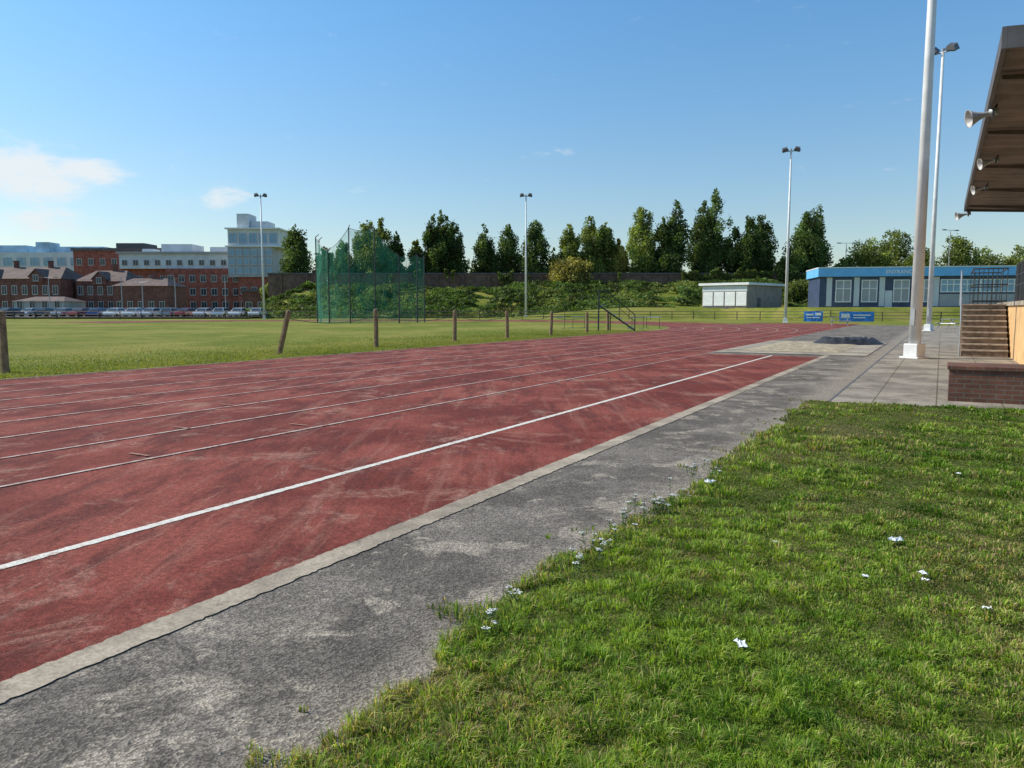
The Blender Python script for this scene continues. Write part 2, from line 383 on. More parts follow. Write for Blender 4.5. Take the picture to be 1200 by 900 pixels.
def verge_blades():
    N0=1150000; y0,y1=.9,14.5
    u=rng.random(N0); y=y0*(y1/y0)**u; x=y*rng.uniform(-.75,.95,N0)+rng.uniform(-1,.9,N0)
    s=x*DX+y*DY; p=-x*DY+y*DX; d=np.hypot(x,y)
    edge=edge_p(s)+.05+.08*nz(s,p,32,9); edge2=13.25+.15*nz(p,p*.4,33,2.5)
    near=(edge-p)
    outl=(near>-.28)&(near<=0)&(nz(x,y,36,8)>.35)&(rng.random(N0)<.35)
    inside=((near>0)|outl)&(s<edge2)&(s>-3)
    bare=nz(x,y,41,1.0)
    spots=((x-4.05)/.55)**2+((y-9.0)/.5)**2
    tuft=.6+.5*nz(x,y,42,6)
    prob=np.clip(tuft+.3,.2,1)*np.where((spots<1),.5,1.)*np.clip(d/2.4,.3,1)
    keep=inside&(rng.random(N0)<prob*.68)
    x,y,s,p,d,near,bare,spots=[a[keep] for a in (x,y,s,p,d,near,bare,spots)]
    n=len(x)
    cn=5200; cy_=y0*(y1/y0)**rng.random(cn); cx_=cy_*rng.uniform(-.75,.95,cn)+rng.uniform(-1,.9,cn)
    kd=kdtree.KDTree(cn)
    for i in range(cn): kd.insert((cx_[i],cy_[i],0),i)
    kd.balance()
    idx=np.empty(n,int); dist=np.empty(n)
    for i in range(n):
        co_,ii,dd=kd.find((x[i],y[i],0)); idx[i]=ii; dist[i]=dd
    ch=rng.uniform(.4,1.7,cn); cc_=rng.normal(0,.26,cn); cph=rng.uniform(0,2*np.pi,cn); cdry=np.clip(rng.normal(0,.14,cn),0,.6)
    cs=.05+.02*cy_/3; fall=np.clip(1.25-dist/(cs[idx]*2.2),.35,1.2)
    hh=.033+.014*nz(x,y,43,1.3); h=np.clip(hh*ch[idx]*fall,.012,.10)*rng.uniform(.6,1.35,n)
    h*=1+.5*np.exp(-(near/.25)**2)*(nz(s,s,48,3)>-.1)
    w=.0040*(np.maximum(d,2.2)/2.6)**.85*rng.uniform(.65,1.35,n)
    out=np.arctan2(y-cy_[idx],x-cx_[idx]); ph=np.where(rng.random(n)<.55,out+rng.normal(0,.5,n),cph[idx]+rng.normal(0,.9,n))
    g1=np.array([.11,.215,.020]);g2=np.array([.30,.42,.05]);g3=np.array([.46,.50,.15]);dryc=np.array([.56,.44,.20])
    t=np.clip(.5+.5*nz(x,y,45,1.6)+.3*nz(x,y,49,.5)+cc_[idx]+rng.normal(0,.2,n),0,1)[:,None]; c=g1*(1-t)+g2*t
    c=np.where((rng.random(n)<.12)[:,None],g3,c)
    dm=np.clip(.05+cdry[idx]+.30*np.clip((bare-.2)*3,0,1)+.50*np.exp(-(near/.2)**2)*(.5+.7*nz(s,s,47,1.5))+.6*np.clip(1.4-spots,0,1)+.22*nz(x,y,46,.8)+.35*np.exp(-((x+.2)/.6)**2-((y-2.7)/.3)**2),0,.85)
    isd=(rng.random(n)<dm)[:,None]; c=np.where(isd,dryc*rng.uniform(.4,1.1,n)[:,None],c)
    c=c*rng.uniform(.7,1.25,n)[:,None]*(np.clip(fall,.6,1.1)[:,None])
    e=np.clip(np.minimum((edge_p(s)-.03-p)/.3,(13.3-s)/.3),0,1)
    z=.0065+verge_h(x,y)*e
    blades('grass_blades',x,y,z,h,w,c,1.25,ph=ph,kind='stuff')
verge_blades()
N0=90000; s=rng.uniform(2,50,N0); p=17.30+rng.exponential(2.5,N0)
x=s*DX-p*DY; y=s*DY+p*DX; k=(y>3)&(np.abs(x)<.85*y); x,y,s,p=[a[k] for a in(x,y,s,p)]; n=len(x)
t=np.clip(.5+.6*nz(x,y,55,1)+rng.normal(0,.25,n),0,1)[:,None]
c=np.array([.15,.20,.03])*(1-t)+np.array([.33,.31,.09])*t
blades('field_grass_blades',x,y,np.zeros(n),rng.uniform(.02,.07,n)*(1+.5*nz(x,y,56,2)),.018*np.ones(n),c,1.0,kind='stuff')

# ---------------------------------------------------------------- foliage
def leaves(cent,size,cols,flat=0):
    n=len(cent); a=rng.normal(size=(n,3)); a/=np.linalg.norm(a,axis=1)[:,None]
    b=rng.normal(size=(n,3)); b-= (a*b).sum(1)[:,None]*a; b/=np.linalg.norm(b,axis=1)[:,None]
    s=size[:,None]
    V=np.stack([cent-a*s*.5,cent+b*s*.32,cent+a*s*.5,cent-b*s*.32],1)
    q=np.arange(n)[:,None]*4+np.array([[0,1,2,3]])
    return V.reshape(-1,3),q,np.repeat(cols,4,0)
def tree(X,Y,z0,H,W,kind='poplar',tone=0,n=7000,leaf=.5,trunkh=None,label=None):
    th=trunkh or H*.10
    nm='poplar_tree' if kind=='poplar' else 'broadleaf_tree'
    e=thing(nm,label or ('tall narrow poplar tree with dense dark green foliage' if kind=='poplar' else 'rounded broadleaf tree with full green crown'),'tree',(X,Y,z0),group='trees along the field boundary')
    R=W/2; ch=H-th*.6
    g=G(); top=Vector((random.uniform(-.4,.4),random.uniform(-.4,.4),H*.85))
    g.tube((0,0,-.5),(0,0,H*.35),W*.045+.08,W*.03+.05,8); g.tube((0,0,H*.35),top,W*.03+.05,.04,8)
    for k in range(9):
        zz=H*(.12+.07*k); a=random.uniform(0,6.28); r=R*random.uniform(.4,.75); up=(H*.16 if kind=='poplar' else H*.1)
        g.tube((0,0,zz),(math.cos(a)*r,math.sin(a)*r,zz+up),.09,.025,6)
    mk('trunk',g,M['bark'],parent=e,smooth=True)
    K=int(70 if kind=='poplar' else 60)
    pk=rng.uniform(.28,.5)
    if kind=='poplar':
        prof=lambda t: np.clip(np.where(t<pk,.70+.30*np.sin(np.pi/2*t/pk),np.clip((1-t)/(1-pk),0,1)**.55),.05,1)
        t=rng.beta(1.0,1.15,K)
    else:
        prof=lambda t: np.sqrt(np.clip(1-(2*t-.95)**2,.03,1)); t=rng.beta(1.15,1.2,K)
    ang=rng.uniform(0,2*np.pi,K); rr=np.sqrt(rng.uniform(.0,1,K))*R*prof(t)*.72*rng.uniform(.8,1.25,K)
    sway=.08*R*np.sin(t*rng.uniform(3,6)+rng.uniform(0,6))
    cc=np.stack([rr*np.cos(ang)+sway,rr*np.sin(ang),th*.6+ch*(t*.92+.02)],-1)
    cr=R*rng.uniform(.18,.44,K)*np.clip(prof(t)+.08,.22,1)
    wgt=cr**2; idx=rng.choice(K,n,p=wgt/wgt.sum())
    d=rng.normal(size=(n,3)); d/=np.linalg.norm(d,axis=1)[:,None]; rad=rng.uniform(0,1,n)**.5
    rad=np.where(rng.random(n)<.10,rad*rng.uniform(1.05,1.5,n),rad)
    off=d*rad[:,None]*cr[idx][:,None]; off[:,2]*=(1.6 if kind=='poplar' else 1.0)
    cen=cc[idx]+off; cen[:,2]=np.clip(cen[:,2],.2,H+.5)
    base=np.array([.085,.125,.034]) if tone==0 else (np.array([.17,.205,.05]) if tone==1 else np.array([.27,.24,.065]))
    base=base*rng.uniform(.8,1.25)
    lv=rng.uniform(.5,1.6,K); cols=base*lv[idx][:,None]*rng.uniform(.6,1.5,n)[:,None]
    V,q,cv=leaves(cen,leaf*rng.uniform(.6,1.3,n),cols)
    o=fast('crown',V,4,cv,M['leaf'],[q]); o.parent=e
    return e
def at(u,Y): return (u-600)/900*Y*1.005
YT=148
TL=[(350,261,36,0),(383,288,28,0),(405,279,24,0),(432,255,36,1),(450,253,36,1),(466,268,24,0),(490,278,24,1),(511,248,28,0),(519,243,34,0),(535,256,28,0),(567,261,30,0),(596,259,36,0),(628,253,34,0),(648,290,16,1),
    (667,260,26,1),(688,251,34,1),(706,259,34,1),(723,278,20,2),(750,237,38,1),(773,248,26,0),(789,229,34,0),(820,230,34,0),(832,217,40,0),(858,263,30,0),(872,250,32,0),(888,248,34,0),(938,246,38,0),(949,236,38,0)]
for (u,vt,w,tone) in TL:
    Y=YT+random.uniform(1,5)
    z0=float(terr(at(u,Y),Y))-.5; ztop=1.5+(362-vt)*Y/900
    lab=None
    if tone==1: lab='tall poplar tree with light green leaves'
    if tone==2: lab='slender poplar with yellowing leaves'
    tree(at(u,Y),Y,z0,ztop-z0,w*Y/900*1.25,'poplar',tone,n=int(6000+w*210),leaf=.42,label=lab)
for (u,vt,w,Y) in ((668,304,46,144),(1008,276,44,150),(1036,266,48,155),(1068,288,40,150),(1108,274,48,152),(1146,288,46,150),(1182,286,50,148),(1225,284,50,148),(985,300,30,150),(918,300,22,149),(1262,280,60,146),
                    (322,330,22,150),(935,330,40,128)):
    z0=float(terr(at(u,Y),Y))-.4; ztop=1.5+(363-vt)*Y/900
    tree(at(u,Y),Y,z0,max(3,ztop-z0),w*Y/900*1.25,'round',1 if u!=668 else 2,n=8500,leaf=.42)
n=160000; X=rng.uniform(-44,62,n); Y=118+26*rng.random(n)**.8
hz=.75+.85*nz(X,Y,61,.5)+.5*nz(X,Y,62,1.3)
edge=122+2.5*nz(X,X*.3,63,.35)-2.5*sst(X,-10,-40)
k=(Y>edge)&~((X>26)&(X<44)&(Y<127))&(nz(X,Y,66,.35)>-.5); X,Y,hz=X[k],Y[k],hz[k]; hz=hz*np.clip((Y-edge[k])/2.5,.15,1)
Z=terr(X,Y)+np.clip(hz,.1,2.6)*rng.uniform(.5,1.15,len(X))
lv=np.clip(1+.9*nz(X,Y,64,1.0)+.6*nz(X,Y,65,3),.28,2.3)
c=np.where((nz(X,Y,67,.6)>.25)[:,None],np.array([.16,.185,.055]),np.array([.095,.145,.036]))*lv[:,None]*rng.uniform(.55,1.5,len(X))[:,None]
V,q,cv=leaves(np.stack([X,Y,Z],-1),.45*rng.uniform(.5,1.3,len(X)),c)
fast('bramble_bank_foliage',V,4,cv,M['leaf'],[q],kind='stuff')
# ivy and scrub hanging over the railway wall
n=16000; X=rng.uniform(-44,68,n); dens_=nz(X,X*.3,91,.5)
k=dens_>.0; X=X[k]; n=len(X); top=8.5+1.0*nz(X,X,92,1.2); Z=top-np.abs(rng.normal(0,1,n))*(.7+1.6*np.clip(dens_[k],0,1)); Y=145.6-rng.random(n)*.7
c=np.array([.10,.135,.035])*rng.uniform(.5,1.6,n)[:,None]
V,q,cv=leaves(np.stack([X,Y,Z],-1),.42*rng.uniform(.6,1.3,n),c); fast('wall_ivy',V,4,cv,M['leaf'],[q],kind='stuff')
n=26000; X=rng.uniform(-420,520,n); Y=330+rng.uniform(0,30,n); hh=7+4*nz(X,X*.2,71,.05)+2*nz(X,X*.1,72,.25)
Z=hh*rng.random(n)**.5; c=np.array([.10,.13,.08])*rng.uniform(.6,1.5,n)[:,None]
V,q,cv=leaves(np.stack([X,Y,Z],-1),3.2*rng.uniform(.6,1.3,n),c); fast('distant_woodland',V,4,cv,M['leaf'],[q],kind='stuff')

w=thing('boundary_wall','long dark brick railway wall on top of the planted bank','wall',(0,0,0))
g=G(); g.box(-46,70,146,147,3,8.0); mk('wall_body',g,M['viaduct'],parent=w)
g=G(); g.box(-46.1,70.1,145.85,147.15,8.0,8.25)
mk('coping',g,M['slate'],parent=w)
pz=None
for k in range(24):
    if pz is None:
        g=G(); g.box(0,.7,145.7,145.998,3,7.9); pz=mk('pier',g,M['viaduct'],parent=w,loc=(-44,0,0))
    else: cpart(pz,w,(-44+4.9*k,0,0))

# ---------------------------------------------------------------- masts
def mast_proto():
    e=thing('floodlight_mast','tall white steel floodlight mast with base box on concrete paving','floodlight mast',P(26.3,.66),group='floodlight masts')
    g=G(); g.tube((0,0,.35),(0,0,18.3),.17,.085,20); mk('pole',g,M['pole'],parent=e,smooth=True)
    g=G(); g.box(-.3,.3,-.3,.3,0,.06); g.box(-.22,.22,-.22,.22,.06,.45); mk('base_box',g,M['pole'],parent=e,bev=.02)
    g=G(); g.tube((-.9,0,18.25),(.9,0,18.25),.05,.05,8); g.tube((0,0,18.0),(0,0,18.5),.09,.09,8); mk('crossarm',g,M['galv'],parent=e)
    g=G()
    V=[(-.36,-.28,-.12),(.36,-.28,-.12),(.36,.28,-.2),(-.36,.28,-.2),(-.22,-.2,.16),(.22,-.2,.16),(.22,.2,.2),(-.22,.2,.2)]
    g.add(V,[(3,2,1,0),(4,5,6,7),(0,1,5,4),(1,2,6,5),(2,3,7,6),(3,0,4,7)],0)
    g.box(-.3,.3,-.22,.22,-.22,-.19,1)
    f=mk('floodlight',g,[M['lamp'],M['skyglass']],parent=e,loc=(-.62,-.12,18.42),rot=(math.radians(28),math.radians(-14),0))
    cpart(f,e,(.62,-.12,18.42),(math.radians(28),math.radians(14),0))
    g=G(); g.box(-.07,.07,-.19,-.15,1.0,1.5); mk('access_hatch',g,M['galv'],parent=e)
    return e
mp=mast_proto(); mp.rotation_euler=(0,0,math.radians(-60))
for (X,Y,r,lab) in ((28.3,52.3,-55,None),(29.8,84,-20,'tall slim floodlight mast beside the running track'),(2.1,117,0,'tall slim floodlight mast in front of the bank'),(-37.6,117,15,'tall slim floodlight mast near the car park'),(-69.6,104,30,'tall slim floodlight mast near the car park')):
    cthing(mp,(X,Y,0),math.radians(r),lab or 'tall white floodlight mast on the asphalt apron')
e=thing('street_lamp','slim grey double-headed street lamp','street lamp',(at(985,150),150,1.5),group='street lamps')
g=G(); g.tube((0,0,0),(0,0,12.5),.11,.06,8); mk('post',g,M['galv'],parent=e)
g=G(); g.tube((-1.3,0,12.6),(1.3,0,12.6),.04,.04,6); mk('arm',g,M['galv'],parent=e)
g=G(); g.box(-.5,.3,-.15,.15,-.08,.08); l1=mk('lamp_head',g,M['lamp'],parent=e,loc=(-1.3,0,12.62),bev=.03); cpart(l1,e,(1.5,0,12.62))
for (u,Y,z,sc) in ((1104,130,1.7,1.02),(148,150,0,.62),(210,152,0,.6),(172,140,0,.5),(64,150,0,.6),(268,150,0,.6)):
    cthing(e,(at(u,Y),Y,z),random.uniform(-.6,.6),scale=(1,1,sc))

# ---------------------------------------------------------------- wooden posts & rope
posts=[(9.9,19.1,0,1.46),(18.6,19.25,14,1.5),(23.6,19.2,0,1.5),(29.6,19.5,1,1.45),(34,19.2,-1,1.4),(39,19.2,2,1.35),(44.3,19.3,0,1.3),(49.5,20,-1,1.3)]
tops=[]
g=G()
ring=8; V=[]
for k,(z,r) in enumerate(((-.1,.095),(.3,.09),(.8,.088),(1.35,.085),(1.44,.07),(1.46,.02))):
    for a in range(ring): t=2*math.pi*a/ring; V.append((math.cos(t)*r*(1+.08*math.sin(3*t+k)),math.sin(t)*r,z))
F=[]
for k in range(5):
    for a in range(ring): F.append((k*ring+a,k*ring+(a+1)%ring,(k+1)*ring+(a+1)%ring,(k+1)*ring+a))
F.append(tuple(5*ring+a for a in range(ring)))
g.add(V,F)
proto=None
for i,(s,p,tilt,h) in enumerate(posts):
    lab='round weathered timber rope post at the field edge'
    if i==1: lab='weathered timber rope post leaning over on the grass'
    if proto is None: o=mk('wooden_post',g,M['wood'],smooth=False); proto=o
    else: o=proto.copy(); COL.objects.link(o)
    o.location=P(s,p); o.rotation_euler=(0,math.radians(tilt),0); o.scale=(1,1,h/1.46); o['label']=lab; o['category']='post'; o['group']='rope fence posts'
    x,y,_=P(s,p); tl=math.radians(tilt); tops.append(Vector((x+math.sin(tl)*h*.82,y,h*.82*math.cos(tl))))
g=G()
for i in range(1,len(tops)-1):
    a,b=tops[i],tops[i+1]
    pr=a
    for k in range(1,9):
        t=k/8; q=a.lerp(b,t); q.z-=.22*4*t*(1-t); g.tube(pr,q,.013,.013,5); pr=q
o=mk('rope',g,M['rope']); o['label']='thin sagging rope strung between the timber posts'; o['category']='rope'

# ---------------------------------------------------------------- perimeter fence
def fence(name,label,pts,h=1.15,step=3.0):
    e=thing(name,label,'fence',(0,0,0)); g=G(); pp0=None
    pg=G(); pg.box(-.045,.045,-.045,.045,-.3,h)
    for (a,b) in zip(pts[:-1],pts[1:]):
        A=Vector((*a,0));B=Vector((*b,0)); n=max(1,int((B-A).length/step))
        for k in range(n):
            q=A.lerp(B,k/n); z=max(0,float(terr(q.x,q.y)) if q.y>90 else 0); q2=A.lerp(B,(k+1)/n); z2=max(0,float(terr(q2.x,q2.y)) if q2.y>90 else 0)
            if pp0 is None: pp0=mk('post',pg,M['brownsteel'],parent=e,loc=(q.x,q.y,z))
            else: cpart(pp0,e,(q.x,q.y,z))
            for f in (.3,.62,.97): g.tube((q.x,q.y,z+h*f),(q2.x,q2.y,z2+h*f),.04,.04,4)
    mk('rail',g,M['brownsteel'],parent=e)
    return e
fence('perimeter_fence','low dark steel post-and-rail fence around the running track',[(75,84),(46,89),(36,102),(26,110.5),(-20,111.5),(-60,112),(-125,112)])
def banner(x,y,w,h,rz,lab,blobs):
    e=thing('banner',lab,'banner',(x,y,.08),rz,group='banners on the perimeter fence')
    g=G(); n=8; V=[]
    for i in range(n+1):
        for j in range(3): V.append((w*i/n,.03*math.sin(i*1.7+j),h*j/2))
    F=[(i*3+j,(i+1)*3+j,(i+1)*3+j+1,i*3+j+1) for i in range(n) for j in range(2)]
    g.add(V,F); mk('cloth',g,M['banner'],parent=e)
    g=G()
    for (a,b,c,d) in blobs: g.box(a*w,b*w,-.065,-.055,c*h,d*h)
    mk('printing',g,M['white'],parent=e)
banner(at(939,87),87.0,2.0,1.15,-.35,'blue sponsor banner with white markings on the fence',((.1,.5,.6,.75),(.15,.85,.35,.42),(.6,.9,.6,.85)))
banner(at(982,86),86.4,3.6,1.1,-.25,'wide blue banner with white markings on the fence',((.05,.3,.35,.8),(.4,.9,.6,.72),(.4,.75,.35,.45)))

# ---------------------------------------------------------------- picnic tables
e=thing('picnic_table','plain grey picnic table with attached benches on asphalt','picnic table',(at(981,70),70,0),-.4,group='picnic tables')
g=G()
for k in range(4): g.box(-.9,.9,-.36+.19*k,-.20+.19*k,.72,.76)
mk('table_top',g,M['galv'],parent=e)
g=G(); g.box(-.9,.9,-.13,.13,.43,.47); b1=mk('bench_seat',g,M['galv'],parent=e,loc=(0,-.72,0)); cpart(b1,e,(0,.72,0))
g=G(); g.tube((0,-.85,0),(0,-.25,.72),.035,.035,6); g.tube((0,.85,0),(0,.25,.72),.035,.035,6); g.tube((0,-.8,.4),(0,.8,.4),.03,.03,6)
b1=mk('leg',g,M['galv'],parent=e,loc=(-.65,0,0)); cpart(b1,e,(.65,0,0))
cthing(e,(at(1112,58),58,0),.5)
# ---------------------------------------------------------------- judges' stand
e=thing('judges_stand','stepped grey metal judges stand with handrails at track side','stand',(7.0,52.5,0),math.radians(-8))
g=G()
for k in range(6): g.box(-1.0+.38*k,-.64+.38*k,-.6,.6,1.75-.3*k-.05,1.75-.3*k)
mk('tread',g,M['galv'],parent=e)
for yy in (-.62,.62):
    g=G(); g.tube((-1.1,yy,1.75),(1.35,yy,.05),.05,.05,6); g.tube((-1.1,yy,0),(-1.1,yy,2.75),.035,.035,6); g.tube((-.3,yy,0),(-.3,yy,1.2),.03,.03,6)
    mk('side_frame',g,M['dark'],parent=e)
    g=G(); g.tube((-1.1,yy,2.72),(-.6,yy,2.72),.03,.03,6); g.tube((-.6,yy,2.72),(1.35,yy,1.1),.03,.03,6); g.tube((1.35,yy,1.1),(1.35,yy,0),.03,.03,6); g.tube((.3,yy,2.0),(.3,yy,.8),.025,.025,6); g.tube((-1.1,yy,2.3),(-.6,yy,2.3),.02,.02,6); g.tube((-.6,yy,2.3),(1.35,yy,.65),.02,.02,6)
    mk('handrail',g,M['dark'],parent=e)
e=thing('hurdle','black and white athletics hurdle on the infield grass','hurdle',(3.5,58,0),.3,group='hurdles')
g=G(); g.box(-.6,.6,-.01,.01,.84,.92); mk('top_bar',g,M['greypanel'],parent=e)
g=G()
for xx in(-.5,.5): g.tube((xx,0,.02),(xx,0,.9),.02,.02,6); g.tube((xx,0,.03),(xx,.6,.03),.02,.02,6)
mk('frame',g,M['dark'],parent=e)
for x,y in ((5.2,60),(9.3,57),(10.8,59)): cthing(e,(x,y,0),random.uniform(-.5,.5))

# ---------------------------------------------------------------- hammer cage
e=thing('hammer_cage','tall throwing cage with green netting on steel posts','throwing cage',(-15.8,84,0),.0)
pts=[(-5.9,3.5,9.2),(-5.4,0,9.2),(-3.5,-2.6,7.6),(-1.0,-3.9,9.8),(1.6,-3.8,9.8),(3.9,-2.6,7.0),(5.5,0,7.4),(5.9,3.4,7.4)]
for (x,y,h) in pts:
    g=G(); g.tube((x,y,0),(x,y,h),.075,.06,8); g.tube((x,y,h),(x*.93,y*.93,h+.3),.05,.04,6)
    mk('post',g,M['dark'],parent=e)
for a,b in zip(pts[:-1],pts[1:]):
    n=6; V=[]
    for i in range(n+1):
        for j in range(n+1):
            t=i/n; h=a[2]+(b[2]-a[2])*t-.3*math.sin(math.pi*t)
            x=a[0]+(b[0]-a[0])*t; y=a[1]+(b[1]-a[1])*t; s_=1+.03*math.sin(math.pi*t)*math.sin(math.pi*j/n)
            V.append((x*s_,y*s_,.03+(h-.05)*j/n))
    g=G(); g.add(V,[(i*(n+1)+j,(i+1)*(n+1)+j,(i+1)*(n+1)+j+1,i*(n+1)+j+1) for i in range(n) for j in range(n)])
    mk('net_panel',g,M['net'],parent=e)
    g=G()
    for i in range(n):
        A=V[i*(n+1)+n]; B=V[(i+1)*(n+1)+n]; g.tube(A,B,.025,.025,5)
    mk('top_cable',g,M['dark'],parent=e)

# ---------------------------------------------------------------- kiosk
e=thing('kiosk_building','small white flat-roofed kiosk with closed roller shutters','kiosk',(34.9,114.5,1.05),math.radians(-45))
g=G(); g.box(-7.6,0,0,11,0,4.0); mk('wall',g,M['kiosk'],parent=e)
g=G(); g.box(-8.0,.4,-.5,11.3,4.0,4.35); mk('roof',g,M['white'],parent=e)
g=G(); g.box(-7.5,-.1,-.06,-.003,.1,.8); mk('plinth',g,M['fascia'],parent=e)
pz=None
g=G(); g.box(0,1.68,-.12,-.05,.9,3.0)
for k in range(10): g.box(.02,1.66,-.14,-.121,.95+.2*k,1.1+.2*k)
for k in range(4):
    if pz is None: pz=mk('roller_shutter',g,M['white'],parent=e,loc=(-7.4,0,0))
    else: cpart(pz,e,(-7.4+1.87*k,0,0))
g=G(); g.box(-7.55,-.05,-.10,-.003,3.1,3.9); mk('sign_board',g,M['palepanel'],parent=e)
g=G(); g.box(.003,.06,3,4,0,2.1); mk('door',g,M['fascia'],parent=e)

# ---------------------------------------------------------------- blue clubhouse
bx0,by0=at(956,106),106.; bx1,by1=at(1186,101),101.
ln=math.hypot(bx1-bx0,by1-by0); rz=math.atan2(by1-by0,bx1-bx0)
e=thing('clubhouse','single storey clubhouse with blue fascia and dark panelled walls','building',(bx0,by0,1.85),rz)
g=G(); g.box(0,ln,0,9,-.5,4.0); mk('wall',g,M['navy'],parent=e)
g=G(); g.box(-.3,ln+.3,-.5,9.3,4.0,5.15); mk('fascia',g,M['blue'],parent=e)
g=G(); g.box(-.35,ln+.35,-.55,9.35,5.15,5.27); mk('roof_edge',g,M['white'],parent=e)
def wunit(w,h,mull):
    g=G(); g.box(0,w,-.05,-.003,0,h,1)
    for a in [0]+[w*(k+1)/mull for k in range(mull)]: g.box(a-.06,a+.06,-.12,-.051,0,h,0)
    for zz in (0,h*.62,h): g.box(-.06,w+.06,-.125,-.052,zz-.06,zz+.06,0)
    return g
a=mk('window',wunit(1.9,2.9,2),[M['white'],M['greypanel']],parent=e,loc=(2.1,0,.6))
for x in (5.4,9.4,12.2): cpart(a,e,(x,0,.6))
a=mk('window',wunit(2.3,1.6,3),[M['white'],M['skyglass']],parent=e,loc=(15.2,0,1.9))
for x in (17.6,20.0,22.4): cpart(a,e,(x,0,1.9))
g=G(); g.box(0,.7,-.04,-.002,0,3.9); a=mk('panel',g,M['palepanel'],parent=e,loc=(.9,0,0))
for x in (4.4,7.6,14.3): cpart(a,e,(x,0,0))
g=G(); g.box(0,9.5,-.045,-.0025,0,1.6); mk('lower_panel',g,M['greypanel'],parent=e,loc=(15.1,0,0))
g=G(); g.box(0,.9,-.06,-.003,0,2.4); mk('door',g,M['palepanel'],parent=e,loc=(8.35,0,-.3))
tc=bpy.data.curves.new('lettering','FONT'); tc.body='ENTRANCE'; tc.size=.72; tc.extrude=.01; tc.offset=.01
to=bpy.data.objects.new('t',tc); COL.objects.link(to); bpy.context.view_layer.update()
me=bpy.data.meshes.new_from_object(to.evaluated_get(bpy.context.evaluated_depsgraph_get())); bpy.data.objects.remove(to)
me.materials.clear(); me.materials.append(M['white'])
o=bpy.data.objects.new('lettering',me); COL.objects.link(o); o.parent=e; o.location=(8.2,-.52,4.35); o.rotation_euler=(math.radians(90),0,0)
# ---------------------------------------------------------------- grandstand
e=thing('grandstand','small concrete grandstand with overhanging flat brown roof','grandstand',P(0,0),-ANG)
ye0,ye1=14.1,36.4; HR=5.5
g=G(); x0,x1=.62,9.5
nr=112; V=[]
def rz_(x): return HR-.07*(x-x0)
for k in range(nr+1):
    yy=ye0+.08+(ye1-ye0-.16)*k/nr; dz=.05 if k%4 in(0,1) else 0
    V+= [(x0+.06,yy,rz_(x0)-.0+dz-.03),(x1,yy,rz_(x1)+dz-.03)]
F=[(2*k,2*k+1,2*k+3,2*k+2) for k in range(nr)]
g.add(V,F)
rf=mk('roof',g,M['roofunder'],parent=e)
g=G(); V=[(x0+.05,ye0,rz_(x0)+.12),(x1,ye0,rz_(x1)+.12),(x1,ye1,rz_(x1)+.12),(x0+.05,ye1,rz_(x0)+.12)]
V+= [(a,b,c+.03) for a,b,c in V]; g.add(V,[(3,2,1,0),(4,5,6,7),(0,1,5,4),(1,2,6,5),(2,3,7,6),(3,0,4,7)])
mk('roof_deck',g,M['slate'],parent=rf)
g=G(); g.box(x0-.02,x0+.05,ye0-.02,ye1+.02,HR-.10,HR+.22); mk('fascia_board',g,M['fascia'],parent=rf)
for yy in (ye0-.02,ye1-.04):
    g=G(); V=[(x0+.052,yy,rz_(x0)-.10),(x1,yy,rz_(x1)-.10),(x1,yy+.06,rz_(x1)-.10),(x0+.052,yy+.06,rz_(x0)-.10)]
    V+=[(a,b,c+.32) for a,b,c in V]; g.add(V,[(3,2,1,0),(4,5,6,7),(0,1,5,4),(1,2,6,5),(2,3,7,6),(3,0,4,7)])
    mk('fascia_board',g,M['fascia'],parent=rf)
bs=None
g=G(); V=[(x0+.1,-.06,rz_(x0)-.12),(x1,-.06,rz_(x1)-.45),(x1,.06,rz_(x1)-.45),(x0+.1,.06,rz_(x0)-.12)]; V+=[(a,b,rz_(a)-.04) for a,b,c in V]
g.add(V,[(3,2,1,0),(4,5,6,7),(0,1,5,4),(1,2,6,5),(2,3,7,6),(3,0,4,7)])
for k in range(5):
    yy=ye0+1.8+k*4.7
    if bs is None: bs=mk('roof_beam',g,M['beam'],parent=rf,loc=(0,yy,0))
    else: cpart(bs,rf,(0,yy,0))
g=G(); g.box(9.2,9.5,ye0,ye1,0,4.7); mk('back_wall',g,M['brick'],parent=e)
g=G(); g.box(1.92,9.2,20.5,35.5,0,1.6); mk('podium',g,M['cream'],parent=e,bev=.01)
g=G(); g.box(1.86,9.2,20.4,35.6,1.6,1.72); mk('podium_slab',g,M['concrete'],parent=e)
g=G()
for k in range(5): g.box(3.6+1.1*k,9.19,20.6,35.4,1.722+.38*k,1.72+.38*(k+1))
mk('terrace',g,M['stone'],parent=e)
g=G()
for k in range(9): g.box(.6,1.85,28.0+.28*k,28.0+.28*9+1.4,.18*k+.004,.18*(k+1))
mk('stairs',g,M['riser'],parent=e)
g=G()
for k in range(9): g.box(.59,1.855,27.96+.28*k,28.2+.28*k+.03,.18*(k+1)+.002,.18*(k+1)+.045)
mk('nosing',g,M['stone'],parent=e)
g=G()
for zz in (2.2,2.5,2.82): g.tube((1.95,20.5,zz),(1.95,28.0,zz),.022,.022,6)
yy=20.5
while yy<28.05: g.tube((1.95,yy,1.72),(1.95,yy,2.84),.012 if int(round((yy-20.5)/.25))%6 else .028,None,5); yy+=.25
mk('railing',g,M['dark'],parent=e)
g=G()
for zz in (1.78,2.35,2.9):
    g.tube((1.95,31.8,zz),(1.95,35.4,zz),.025,.025,6); g.tube((.95,35.4,zz),(1.95,35.4,zz),.025,.025,6); g.tube((.95,31.8,zz),(.95,35.4,zz),.025,.025,6); g.tube((.95,31.8,zz),(1.95,31.8,zz),.025,.025,6)
for k in range(8): g.tube((.95+k*.143,31.8,1.65),(.95+k*.143,31.8,2.9),.014,None,5); g.tube((.95+k*.143,35.4,1.65),(.95+k*.143,35.4,2.9),.014,None,5)
